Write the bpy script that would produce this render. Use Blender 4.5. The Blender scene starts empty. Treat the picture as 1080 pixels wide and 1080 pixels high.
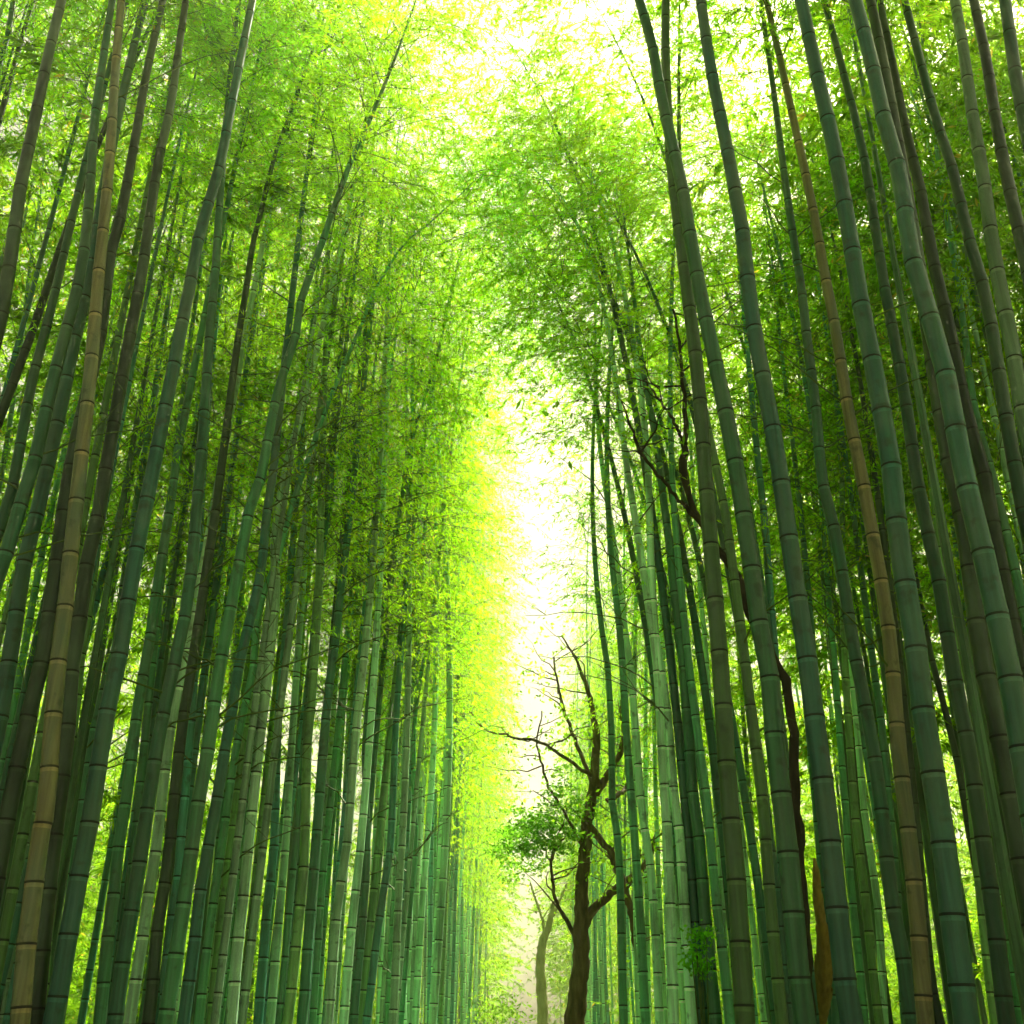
import bpy, math, random
import numpy as np
from mathutils import Vector, Matrix

random.seed(11)
RNG = np.random.default_rng(7)
R = math.radians
SC = bpy.context.scene
COL = SC.collection

# ------------------------------------------------------------------ camera
PITCH, YAW, EYE, FPX = R(26.0), R(0.55), 1.6, 1200.0      # FPX: focal length in pixels of the 1080 px photograph
cam_d = bpy.data.cameras.new('camera')
cam_d.sensor_width = 36.0
cam_d.lens = 36.0 * FPX / 1080.0
cam_d.clip_start, cam_d.clip_end = 0.05, 5000.0
cam = bpy.data.objects.new('camera', cam_d)
COL.objects.link(cam)
cam.location = (0, 0, EYE)
cam.rotation_euler = (R(90) + PITCH, 0, YAW)
SC.camera = cam

# ------------------------------------------------------------------ light
SUN_EL, SUN_AZ = R(56), R(31)          # azimuth measured from +Y (down the path) towards +X
w = bpy.data.worlds.new('World'); SC.world = w; w.use_nodes = True
nt = w.node_tree
bg = nt.nodes['Background']
sky = nt.nodes.new('ShaderNodeTexSky'); sky.sky_type = 'NISHITA'; sky.sun_disc = False
sky.sun_elevation, sky.sun_rotation = SUN_EL, SUN_AZ
sky.air_density, sky.dust_density, sky.ozone_density = 1.0, 6.0, 0.6
hs = nt.nodes.new('ShaderNodeHueSaturation'); hs.inputs['Saturation'].default_value = 0.35
tint = nt.nodes.new('ShaderNodeMix'); tint.data_type = 'RGBA'; tint.blend_type = 'MULTIPLY'
tint.inputs[0].default_value = 1.0
tint.inputs[7].default_value = (1.0, 0.93, 0.66, 1)
nt.links.new(sky.outputs[0], hs.inputs['Color'])
nt.links.new(hs.outputs[0], tint.inputs[6])
cl = nt.nodes.new('ShaderNodeTexNoise'); cl.inputs['Scale'].default_value = 5.0; cl.inputs['Detail'].default_value = 6   # thin cloud
clr = nt.nodes.new('ShaderNodeValToRGB'); clr.color_ramp.elements[0].position = 0.35; clr.color_ramp.elements[1].position = 0.65
clr.color_ramp.elements[0].color = (0.80, 0.80, 0.82, 1); clr.color_ramp.elements[1].color = (1.08, 1.08, 1.05, 1)
nt.links.new(cl.outputs[0], clr.inputs[0])
cm = nt.nodes.new('ShaderNodeMix'); cm.data_type = 'RGBA'; cm.blend_type = 'MULTIPLY'; cm.inputs[0].default_value = 1.0
nt.links.new(tint.outputs[2], cm.inputs[6]); nt.links.new(clr.outputs[0], cm.inputs[7])
nt.links.new(cm.outputs[2], bg.inputs[0])
bg.inputs[1].default_value = 0.05
sun_d = bpy.data.lights.new('sun', 'SUN'); sun_d.energy = 4.7; sun_d.angle = R(4); sun_d.color = (1.0, 0.93, 0.78)
sun = bpy.data.objects.new('sun', sun_d); COL.objects.link(sun)
sdir = Vector((math.sin(SUN_AZ) * math.cos(SUN_EL), math.cos(SUN_AZ) * math.cos(SUN_EL), math.sin(SUN_EL)))
sun.rotation_euler = sdir.to_track_quat('Z', 'Y').to_euler()
sun.location = (0, 0, 40)

vs = SC.view_settings
vs.view_transform = 'Standard'; vs.look = 'None'; vs.gamma = 1.0; vs.use_curve_mapping = False
vs.exposure = 2.08
cy = SC.cycles
cy.max_bounces = 9; cy.diffuse_bounces = 5; cy.transmission_bounces = 8; cy.glossy_bounces = 2
cy.transparent_max_bounces = 4; cy.volume_bounces = 0
cy.use_denoising = True
cy.use_adaptive_sampling = True; cy.adaptive_threshold = 0.04; cy.adaptive_min_samples = 12
cy.caustics_reflective = False; cy.caustics_refractive = False

# ------------------------------------------------------------------ helpers
CP, SP = math.cos(PITCH), math.sin(PITCH)
CYW, SYW = math.cos(YAW), math.sin(YAW)

def ray(px, py):
    """viewing direction through a point of the photograph, unit depth along the optical axis"""
    cx, cyy = (px - 540) / FPX, (540 - py) / FPX
    x, y, z = cx, CP - cyy * SP, SP + cyy * CP
    return np.array([x * CYW - y * SYW, x * SYW + y * CYW, z])

ORG = np.array([0, 0, EYE])
def at_depth(px, py, d):
    return ORG + ray(px, py) * d
def at_plane(px, py, Y):
    r = ray(px, py)
    return ORG + r * (Y / r[1])

def tag(o, label=None, cat=None, group=None, kind=None):
    if label: o['label'] = label
    if cat: o['category'] = cat
    if group: o['group'] = group
    if kind: o['kind'] = kind
    return o

def empty(name, loc, rz=0.0):
    o = bpy.data.objects.new(name, None); COL.objects.link(o)
    o.location = loc; o.rotation_euler = (0, 0, rz); o.empty_display_size = 0.2
    return o

def mesh_from(name, V, F, mats, mi=None, smooth=True):
    """V (n,3) array; F list of (m,4)/(m,3) int arrays"""
    V = np.asarray(V, dtype=np.float32)
    me = bpy.data.meshes.new(name)
    me.vertices.add(len(V)); me.vertices.foreach_set('co', V.ravel())
    Fs = [np.asarray(f, dtype=np.int32) for f in F if len(f)]
    loops = np.concatenate([f.ravel() for f in Fs])
    tot = np.concatenate([np.full(len(f), f.shape[1], dtype=np.int32) for f in Fs])
    start = np.concatenate([[0], np.cumsum(tot)[:-1]]).astype(np.int32)
    me.loops.add(len(loops)); me.loops.foreach_set('vertex_index', loops)
    me.polygons.add(len(tot)); me.polygons.foreach_set('loop_start', start)
    me.polygons.foreach_set('loop_total', tot)
    for m in mats: me.materials.append(m)
    if mi is not None: me.polygons.foreach_set('material_index', np.asarray(mi, dtype=np.int32))
    me.polygons.foreach_set('use_smooth', np.full(len(tot), smooth))
    me.update(calc_edges=True)
    return me

def link(name, me, parent=None, color=None):
    o = bpy.data.objects.new(name, me); COL.objects.link(o)
    if parent is not None: o.parent = parent
    if color is not None: o.color = (*color, 1)
    return o

def norm(a):
    return a / np.maximum(np.linalg.norm(a, axis=-1, keepdims=True), 1e-9)

def frames(P):
    """tangent + two normals along a polyline"""
    T = norm(np.gradient(P, axis=0))
    ref = np.array([0.0, 1.0, 0.0]) if abs(T[0][1]) < 0.8 else np.array([1.0, 0.0, 0.0])
    N = norm(np.cross(np.cross(T, ref), T)); B = np.cross(T, N)
    return T, N, B

def tube(P, rad, sides=8, cap=True, wob=0.0):
    P = np.asarray(P, float); rad = np.asarray(rad, float)
    T, N, B = frames(P)
    a = np.linspace(0, 2 * math.pi, sides, endpoint=False)
    rr = rad[:, None] * (1 + wob * RNG.normal(size=(len(P), sides)))
    V = P[:, None, :] + rr[..., None] * (np.cos(a)[None, :, None] * N[:, None, :] + np.sin(a)[None, :, None] * B[:, None, :])
    V = V.reshape(-1, 3)
    i = np.arange(len(P) - 1)[:, None] * sides; j = np.arange(sides)[None, :]; k = (np.arange(sides)[None, :] + 1) % sides
    F = np.stack([i + j, i + k, i + sides + k, i + sides + j], axis=-1).reshape(-1, 4)
    return V, F

def resample(P, n):
    """Catmull-Rom through the points, n samples evenly in arc length"""
    P = np.asarray(P, float)
    Q = np.vstack([2 * P[0] - P[1], P, 2 * P[-1] - P[-2]])
    out = []
    for i in range(1, len(Q) - 2):
        p0, p1, p2, p3 = Q[i - 1], Q[i], Q[i + 1], Q[i + 2]
        t = np.linspace(0, 1, 12, endpoint=False)[:, None]
        out.append(0.5 * (2 * p1 + (p2 - p0) * t + (2 * p0 - 5 * p1 + 4 * p2 - p3) * t ** 2 + (3 * p1 - p0 - 3 * p2 + p3) * t ** 3))
    out.append(P[-1:]); D = np.vstack(out)
    s = np.concatenate([[0], np.cumsum(np.linalg.norm(np.diff(D, axis=0), axis=1))])
    u = np.linspace(0, s[-1], n)
    return np.stack([np.interp(u, s, D[:, c]) for c in range(D.shape[1])], axis=1)

# ------------------------------------------------------------------ materials
def new_mat(name):
    m = bpy.data.materials.new(name); m.use_nodes = True
    t = m.node_tree; t.nodes.clear()
    out = t.nodes.new('ShaderNodeOutputMaterial')
    return m, t, out
def N(t, kind, **kw):
    n = t.nodes.new(kind)
    for k, v in kw.items(): setattr(n, k, v)
    return n
def mixc(t, fac, a, b, mode='MIX'):
    n = N(t, 'ShaderNodeMix', data_type='RGBA', blend_type=mode)
    for sock, v in ((0, fac), (6, a), (7, b)):
        if hasattr(v, 'links'): t.links.new(v, n.inputs[sock])
        elif isinstance(v, tuple): n.inputs[sock].default_value = (*v, 1)
        else: n.inputs[sock].default_value = v
    return n.outputs[2]
def ramp(t, src, stops):
    n = N(t, 'ShaderNodeValToRGB')
    e = n.color_ramp.elements
    while len(e) < len(stops): e.new(0.5)
    for el, (p, c) in zip(e, stops):
        el.position = p; el.color = (*c, 1) if isinstance(c, tuple) else (c, c, c, 1)
    t.links.new(src, n.inputs[0]); return n.outputs[0]

def leaf_mat(name, refl, trans, spread=0.35, yellow=0.025):
    m, t, out = new_mat(name)
    geo = N(t, 'ShaderNodeNewGeometry'); oi = N(t, 'ShaderNodeObjectInfo')
    rnd = geo.outputs['Random Per Island']
    v = ramp(t, rnd, [(0.0, 1 - spread), (1.0, 1 + spread * 0.6)])
    yl = ramp(t, rnd, [(0.0, 0.0), (1 - yellow - 0.002, 0.0), (1 - yellow, 1.0)])
    def chan(base, yel):
        c = mixc(t, 1.0, base, oi.outputs['Color'], 'MULTIPLY')
        c = mixc(t, 1.0, c, v, 'MULTIPLY')
        return mixc(t, yl, c, yel)
    dif = N(t, 'ShaderNodeBsdfDiffuse'); tr = N(t, 'ShaderNodeBsdfTranslucent')
    t.links.new(chan(refl, (0.20, 0.16, 0.02)), dif.inputs[0])
    t.links.new(chan(trans, (0.5, 0.36, 0.03)), tr.inputs[0])
    ad = N(t, 'ShaderNodeAddShader')
    t.links.new(dif.outputs[0], ad.inputs[0]); t.links.new(tr.outputs[0], ad.inputs[1])
    t.links.new(ad.outputs[0], out.inputs[0])
    return m

def culm_mat(name, mul, rough=0.42):
    """bamboo skin; the base colour is the object's own colour, streaked along the stem"""
    m, t, out = new_mat(name)
    oi = N(t, 'ShaderNodeObjectInfo'); tc = N(t, 'ShaderNodeTexCoord')
    mp = N(t, 'ShaderNodeMapping'); mp.inputs['Scale'].default_value = (38, 38, 1.1)
    t.links.new(tc.outputs['Object'], mp.inputs[0])
    n1 = N(t, 'ShaderNodeTexNoise'); n1.inputs['Scale'].default_value = 1.0; n1.inputs['Detail'].default_value = 4
    t.links.new(mp.outputs[0], n1.inputs['Vector'])
    n2 = N(t, 'ShaderNodeTexNoise'); n2.inputs['Scale'].default_value = 2.3; n2.inputs['Detail'].default_value = 6
    t.links.new(tc.outputs['Object'], n2.inputs['Vector'])
    base = mixc(t, 1.0, oi.outputs['Color'], mul, 'MULTIPLY')
    c = mixc(t, 1.0, base, ramp(t, n1.outputs[0], [(0.28, 0.60), (0.72, 1.38)]), 'MULTIPLY')
    n4 = N(t, 'ShaderNodeTexNoise'); n4.inputs['Scale'].default_value = 0.9; n4.inputs['Detail'].default_value = 2
    t.links.new(tc.outputs['Object'], n4.inputs['Vector'])
    c = mixc(t, 1.0, c, ramp(t, n4.outputs[0], [(0.3, (0.62, 0.72, 0.60)), (0.7, (1.12, 1.20, 1.20))]), 'MULTIPLY')
    mp5 = N(t, 'ShaderNodeMapping'); mp5.inputs['Scale'].default_value = (5, 5, 0.8); t.links.new(tc.outputs['Object'], mp5.inputs[0])
    n5 = N(t, 'ShaderNodeTexNoise'); n5.inputs['Scale'].default_value = 1.0; n5.inputs['Detail'].default_value = 5
    t.links.new(mp5.outputs[0], n5.inputs['Vector'])                    # older patches of skin, grey green on any stem
    c = mixc(t, ramp(t, n5.outputs[0], [(0.48, 0.0), (0.66, 0.75)]), c, mixc(t, 1.0, (0.060, 0.105, 0.058), mul, 'MULTIPLY'))
    bloom = ramp(t, n2.outputs[0], [(0.50, 0.0), (0.70, 0.55)])
    c = mixc(t, bloom, c, mixc(t, 0.35, base, (0.16, 0.24, 0.14)))
    n3 = N(t, 'ShaderNodeTexNoise'); n3.inputs['Scale'].default_value = 9.0; n3.inputs['Detail'].default_value = 5
    t.links.new(tc.outputs['Object'], n3.inputs['Vector'])
    c = mixc(t, ramp(t, n3.outputs[0], [(0.60, 0.0), (0.70, 0.55)]), c, (0.03, 0.045, 0.02))
    b = N(t, 'ShaderNodeBsdfPrincipled'); b.inputs['Roughness'].default_value = rough
    b.inputs['Specular IOR Level'].default_value = 0.35
    bp = N(t, 'ShaderNodeBump'); bp.inputs['Strength'].default_value = 0.12; bp.inputs['Distance'].default_value = 0.01
    t.links.new(n1.outputs[0], bp.inputs['Height']); t.links.new(bp.outputs[0], b.inputs['Normal'])
    t.links.new(c, b.inputs['Base Color']); t.links.new(b.outputs[0], out.inputs[0])
    return m

def plain_noise_mat(name, c1, c2, scale, rough=0.9, bump=0.3, stretch=None):
    m, t, out = new_mat(name)
    tc = N(t, 'ShaderNodeTexCoord'); src = tc.outputs['Object']
    if stretch:
        mp = N(t, 'ShaderNodeMapping'); mp.inputs['Scale'].default_value = stretch
        t.links.new(src, mp.inputs[0]); src = mp.outputs[0]
    n1 = N(t, 'ShaderNodeTexNoise'); n1.inputs['Scale'].default_value = scale; n1.inputs['Detail'].default_value = 8
    t.links.new(src, n1.inputs['Vector'])
    c = ramp(t, n1.outputs[0], [(0.3, c1), (0.7, c2)])
    b = N(t, 'ShaderNodeBsdfPrincipled'); b.inputs['Roughness'].default_value = rough
    b.inputs['Specular IOR Level'].default_value = 0.2
    bp = N(t, 'ShaderNodeBump'); bp.inputs['Strength'].default_value = bump; bp.inputs['Distance'].default_value = 0.03
    t.links.new(n1.outputs[0], bp.inputs['Height']); t.links.new(bp.outputs[0], b.inputs['Normal'])
    t.links.new(c, b.inputs['Base Color']); t.links.new(b.outputs[0], out.inputs[0])
    return m

M_LEAF = leaf_mat('bamboo_leaf', (0.060, 0.150, 0.008), (0.370, 0.640, 0.008))
M_TLEAF = leaf_mat('tree_leaf', (0.035, 0.100, 0.012), (0.150, 0.360, 0.012), yellow=0.0)
M_CULM = culm_mat('bamboo_skin', (1.25, 1.25, 1.25))
M_FARCULM = culm_mat('far_bamboo_skin', (0.13, 0.28, 0.12))
M_SCAR = culm_mat('node_scar', (0.12, 0.12, 0.12), 0.7)
M_WAX = culm_mat('node_wax', (2.3, 2.0, 2.1), 0.6)
M_TWIG = plain_noise_mat('bamboo_twig', (0.05, 0.10, 0.015), (0.10, 0.17, 0.03), 12, 0.6, 0.1)
M_BARK = plain_noise_mat('tree_bark', (0.05, 0.036, 0.018), (0.19, 0.135, 0.062), 6, 0.9, 0.9, (3, 3, 0.7))
M_DARKBARK = plain_noise_mat('dark_bark', (0.016, 0.015, 0.009), (0.055, 0.048, 0.026), 6, 0.9, 0.9, (3, 3, 0.7))
M_PALEBARK = plain_noise_mat('pale_bark', (0.30, 0.29, 0.12), (0.48, 0.45, 0.22), 5, 0.9, 0.6, (3, 3, 0.8))
M_SHEATH = plain_noise_mat('shoot_sheath', (0.20, 0.16, 0.022), (0.36, 0.29, 0.05), 7, 0.7, 0.4, (4, 4, 0.6))
M_GROUND = plain_noise_mat('leaf_litter', (0.05, 0.045, 0.02), (0.16, 0.13, 0.06), 3.0, 0.95, 0.6)
M_PATH = plain_noise_mat('path_surface', (0.16, 0.15, 0.13), (0.24, 0.22, 0.19), 5.0, 0.9, 0.3)

# ------------------------------------------------------------------ setting
def sheet(name, x0, x1, y0, y1, z, mat):
    V = [(x0, y0, z), (x1, y0, z), (x1, y1, z), (x0, y1, z)]
    return tag(link(name, mesh_from(name, V, [[[0, 1, 2, 3]]], [mat], smooth=False)), kind='structure')
sheet('ground', -900, 900, -300, 1500, 0.0, M_GROUND)
# the path bends a little to the left as it runs away from the camera
py_ = np.linspace(-14, 90, 53)
pl = -2.4 + 1.1 * np.clip((py_ - 7) / 7, 0, 1); pr = 1.5 - 0.75 * np.clip((py_ - 6) / 9, 0, 1)
Vp = np.concatenate([np.stack([pl, py_, np.full(53, .004)], 1), np.stack([pr, py_, np.full(53, .004)], 1)])
i = np.arange(52)
tag(link('path', mesh_from('path', Vp, [np.stack([i, 53 + i, 54 + i, 1 + i], 1)], [M_PATH], smooth=False)), kind='structure')

# ------------------------------------------------------------------ bamboo: shapes
def culm_arrays(P, r0, H, inter=0.30, sides=12, bare=False):
    """jointed stem along the curve P (dense polyline, base first). Returns V, F, material index"""
    s = np.concatenate([[0], np.cumsum(np.linalg.norm(np.diff(P, axis=0), axis=1))])
    L = s[-1]
    nodes, z, k = [], 0.12, 0
    while z < L - 0.05:
        nodes.append(z)
        u = z / L
        z += inter * (0.62 + 0.55 * math.sin(math.pi * min(1, u * 0.9 + 0.12))) * random.uniform(0.93, 1.07)
    u_list, r_list, m_list = [0.0], [1.0], []
    def add(u, r, m):
        u_list.append(u); r_list.append(r); m_list.append(m)
    for q in nodes:
        add(q - 0.034, 0.995, 0)
        add(q - 0.008, 1.005, 2)
        add(q - 0.001, 1.05, 1)
        add(q + 0.007, 0.995, 1)
        add(q + 0.018, 1.04, 0)
        add(q + 0.034, 0.985, 0)
    add(L, 1.0, 0)
    U = np.clip(np.array(u_list), 0, L)
    taper = np.clip(1 - (U / L) ** 2.1 * 0.90, 0.06, 1)
    PP = np.stack([np.interp(U, s, P[:, c]) for c in range(3)], axis=1)
    # tangents from the smooth curve, so the close rings do not kink
    T = norm(np.gradient(P, axis=0)); T = norm(np.stack([np.interp(U, s, T[:, c]) for c in range(3)], axis=1))
    ref = np.array([0.0, 1.0, 0.0])
    Nn = norm(np.cross(np.cross(T, ref), T)); B = np.cross(T, Nn)
    a = np.linspace(0, 2 * math.pi, sides, endpoint=False)
    rad = r0 * taper * np.array(r_list)
    V = PP[:, None, :] + rad[:, None, None] * (np.cos(a)[None, :, None] * Nn[:, None, :] + np.sin(a)[None, :, None] * B[:, None, :])
    n = len(U)
    i = np.arange(n - 1)[:, None] * sides; j = np.arange(sides)[None, :]; k2 = (np.arange(sides)[None, :] + 1) % sides
    F = np.stack([i + j, i + k2, i + sides + k2, i + sides + j], axis=-1).reshape(-1, 4)
    mi = np.repeat(np.array(m_list), sides)
    return V.reshape(-1, 3), F, mi

def leaves(P, D, L, W):
    n = len(P)
    up = RNG.normal(size=(n, 3)) * 0.7 + np.array([0, 0, 0.6])
    S = norm(np.cross(D, up)); Nm = np.cross(S, D)
    L = L[:, None]; W = W[:, None]
    a = P; b = P + D * L * 0.38 + S * W * 0.5; d = P + D * L * 0.38 - S * W * 0.5
    c = P + D * L - Nm * L * 0.10
    V = np.stack([a, b, c, d], axis=1).reshape(-1, 3)
    F = np.arange(n * 4).reshape(-1, 4)
    return V, F

def crown_arrays(L=8.0, n_node=32, n_twig=11, n_leaf=14, width=1.0, leaf=0.072, seed=0):
    """plume of arching branches with drooping leaf sprays round the local Z axis"""
    g = np.random.default_rng(seed)
    TV, TF, off = [], [], 0
    LP, LD = [], []
    az = g.uniform(0, 6.28)
    for k in range(n_node):
        t = (k + g.uniform(0.1, 0.9)) / n_node
        z = t * L
        blen = width * (0.75 + 1.15 * math.sin(math.pi * min(1, 0.18 + 0.80 * t)) ** 0.8) * g.uniform(0.7, 1.2)
        if t > 0.85: blen *= 0.75
        az += 2.4 + g.normal() * 0.3
        for h in range(2):
            a = az + h * 2.5 + g.normal() * 0.25
            out = np.array([math.cos(a), math.sin(a), 0])
            el = R(g.uniform(30, 58)); m = 6
            u = np.linspace(0, 1, m)
            p = np.array([0, 0, z]) + blen * (u[:, None] * math.cos(el) * out * 1.05 + np.outer(u * math.sin(el) - 0.62 * u ** 2.2, [0, 0, 1]))
            V, F = tube(p, 0.0065 * (1 - 0.75 * u) * (1 - 0.4 * t), 3)
            TV.append(V); TF.append(F + off); off += len(V)
            nt_ = max(3, int(n_twig * g.uniform(0.7, 1.3) * min(1.2, 0.5 + blen * 0.5)))
            for q in range(nt_):
                s = 0.22 + 0.78 * (q + g.uniform(0, 1)) / nt_
                b0 = np.array([np.interp(s, u, p[:, c]) for c in range(3)])
                ta = a + g.choice([-1, 1]) * g.uniform(0.2, 1.5)
                tl = g.uniform(0.22, 0.50) * (1.1 - 0.4 * s)
                td = np.array([math.cos(ta), math.sin(ta), g.uniform(-0.45, 0.35)])
                td /= np.linalg.norm(td)
                e = b0 + td * tl + np.array([0, 0, -0.10 * tl])
                V, F = tube(np.stack([b0, (b0 + e) / 2 + [0, 0, 0.03], e]), np.array([0.0014, 0.0012, 0.0007]), 3)
                TV.append(V); TF.append(F + off); off += len(V)
                nl = max(3, int(n_leaf * g.uniform(0.6, 1.4)))
                f = g.uniform(0.25, 1.0, nl)[:, None]
                LP.append(b0 + (e - b0) * f)
                dd = td[None, :] * g.uniform(0.3, 1.1, nl)[:, None] + g.normal(size=(nl, 3)) * 0.42 + np.array([0, 0, -0.42])
                LD.append(norm(dd))
    LP = np.concatenate(LP); LD = np.concatenate(LD); n = len(LP)
    LV, LF = leaves(LP, LD, g.uniform(0.7, 1.25, n) * leaf, g.uniform(0.75, 1.2, n) * leaf * 0.20)
    TV = np.concatenate(TV); TF = np.concatenate(TF)
    return TV, TF, LV, LF

def crown_mesh(name, **kw):
    TV, TF, LV, LF = crown_arrays(**kw)
    V = np.concatenate([TV, LV]); F = np.concatenate([TF, LF + len(TV)])
    mi = np.concatenate([np.ones(len(TF), int), np.zeros(len(LF), int)])
    return mesh_from(name, V, [F], [M_LEAF, M_TWIG], mi, smooth=False)

CROWNS = [crown_mesh('foliage', seed=s, width=wd) for s, wd in ((1, .85), (2, .95), (3, 0.8), (4, 1.0), (5, .85), (6, .95))]

DENSE = crown_mesh('foliage', seed=21, width=1.15, n_node=34, n_twig=14, n_leaf=21)
LIGHT = [crown_mesh('foliage', seed=s, width=wd, n_node=28, n_twig=9, n_leaf=8) for s, wd in ((11, .85), (12, 1.0), (13, .95))]

CULM_TONE = dict(
    teal=(0.022, 0.094, 0.062), green=(0.030, 0.112, 0.044), dark=(0.014, 0.028, 0.012), deep=(0.018, 0.066, 0.033),
    olive=(0.050, 0.108, 0.028), tan=(0.120, 0.106, 0.044), pale=(0.140, 0.260, 0.140), grey=(0.110, 0.180, 0.105))
TONE_WORD = dict(teal='grey green', green='green', dark='blackish green', deep='dark green', olive='olive green',
                 tan='tan brown', pale='pale green', grey='ashen green')

def arch(P, d, length, side, step=0.4, lean=0.0, tip=0.0):
    """continue a stem beyond its last seen point: it straightens up, then its tip nods (lean > 0: towards the path)"""
    out, p, d = [], np.array(P, float), np.array(d, float)
    n = max(2, int(length / step))
    jy = random.uniform(-0.01, 0.01)
    for k in range(n):
        u = k / n
        d = d * 0.96 + 0.04 * np.array([side * lean, 0, 1.0]) + np.array([side * tip * u ** 3, jy, 0])
        d /= np.linalg.norm(d); p = p + d * step
        out.append(p.copy())
    return np.array(out)

def place_crown(fo, P, frac):
    """stand a crown on the upper part of the stem curve P (local coordinates)"""
    s = np.concatenate([[0], np.cumsum(np.linalg.norm(np.diff(P, axis=0), axis=1))])
    a = np.array([np.interp(frac * s[-1], s, P[:, c]) for c in range(3)])
    ch = Vector(P[-1] - a); L = ch.length
    q = ch.to_track_quat('Z', 'Y') @ Matrix.Rotation(random.uniform(0, 6.28), 4, 'Z').to_quaternion()
    fo.location = a; fo.rotation_mode = 'QUATERNION'; fo.rotation_quaternion = q
    k = L / 8.0; wv = 0.5 + 0.5 * k
    fo.scale = (wv, wv, k * 1.06)

def leaf_tint():
    g = random.uniform(0.8, 1.15)
    return (g * random.uniform(0.75, 1.15), g, g * random.uniform(0.6, 1.2))

TRACED = []        # (root, centre-line points in the photo, width, tone)

def traced(pts, wpx, dia, tone, H=None, frac=0.46, lean=None, tip=0.03, tintc=None, bare=0):
    """a bamboo whose stem was measured in the photograph: its distance follows from its width"""
    d0 = FPX * dia / wpx
    p0 = at_depth(*pts[0], d0); Y0 = p0[1]
    P = [at_plane(x, y, Y0) for x, y in pts]
    P = np.array(P)
    side = 1 if P[0][0] < 0 else -1
    # down to the ground along the lowest stretch, straightening up
    k = min(len(P) - 1, 2)
    sl = (P[k] - P[0]) / max(1e-6, P[k][2] - P[0][2])
    z0 = P[0][2]
    low = [P[0] - sl * (z0 - z) * (0.55 + 0.45 * z / z0) for z in np.linspace(0, z0, 4)[:-1]] if z0 > 0.1 else []
    if low:
        for q, z in zip(low, np.linspace(0, z0, 4)[:-1]): q[2] = z
    full = np.vstack(low + [P]) if low else P
    H = H or (4.5 + 92 * dia)
    dtop = full[-1] - full[-2]; dtop /= np.linalg.norm(dtop)
    left = max(1.0, H - full[-1][2])
    if lean is None:                                  # crowns stay on their own side of the path
        lean = max(-0.6, min(0.12, (full[-1][0] - 2.9) * 0.3 if full[-1][0] > 0 else (-full[-1][0] - 2.2) * 0.25))
    full = np.vstack([full, arch(full[-1], dtop, left, side, lean=lean, tip=tip)])
    C = resample(full, 90)
    root = empty('bamboo', C[0])
    loc = C - C[0]
    V, F, mi = culm_arrays(loc, dia / 2, H, inter=0.235 + 0.9 * dia)
    tn = CULM_TONE[tone]; f = random.uniform(0.88, 1.12) * (3.1 if wpx <= 13 and tone not in ('dark', 'tan') else 1.6 if 13 < wpx < 19 else 1.3 if tone == 'tan' else 0.9)  # slender far stems coloured lighter in place of light, stout near ones darker
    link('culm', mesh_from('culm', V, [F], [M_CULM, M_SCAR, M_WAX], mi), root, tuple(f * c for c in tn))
    fo = link('foliage', random.choice(LIGHT if wpx <= 12 and frac == 0.46 else CROWNS), root, tintc or leaf_tint())
    top = full[-1][2]                                # stout stems carry their leaves high up
    start = max(frac, 6.0 / max(H, 7))
    if wpx >= 13 and Y0 < 11 and frac == 0.46: start = max(start, min(0.72, (1.6 + 1.30 * Y0) / top))
    place_crown(fo, loc, start)
    if start > 0.55: fo.scale = (1.0, 1.0, fo.scale[2])
    for q in range(bare):                            # thin bare side shoots below the crown
        k = random.randrange(24, 58); p = loc[k]; a = random.uniform(-0.6, 0.6) + (0 if random.random() < .5 else math.pi)
        u = np.linspace(0, 1, 8)[:, None]; Lb = random.uniform(0.5, 1.3)
        dv = np.array([math.cos(a), math.sin(a), random.uniform(0.4, 1.1)])
        B = p + dv * Lb * u + np.array([0, 0, -0.35]) * Lb * u ** 2 + np.cumsum(RNG.normal(size=(8, 3)) * .02, axis=0)
        VV, FF = tube(B, np.linspace(.009, .003, 8), 4); VV = [VV]; FF = [FF]; off = len(VV[0])
        for z in range(3):
            b0 = B[random.randrange(2, 7)]; e = b0 + np.array([random.uniform(-.35, .35), random.uniform(-.3, .3), random.uniform(.0, .35)])
            v, f = tube(np.stack([b0, (b0 + e) / 2, e]), np.array([.004, .003, .002]), 3); VV.append(v); FF.append(f + off); off += len(v)
        link('branch', mesh_from('branch', np.concatenate(VV), [np.concatenate(FF)], [M_TWIG]), root)
    TRACED.append([root, pts, wpx, tone, C])
    return root

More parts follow.
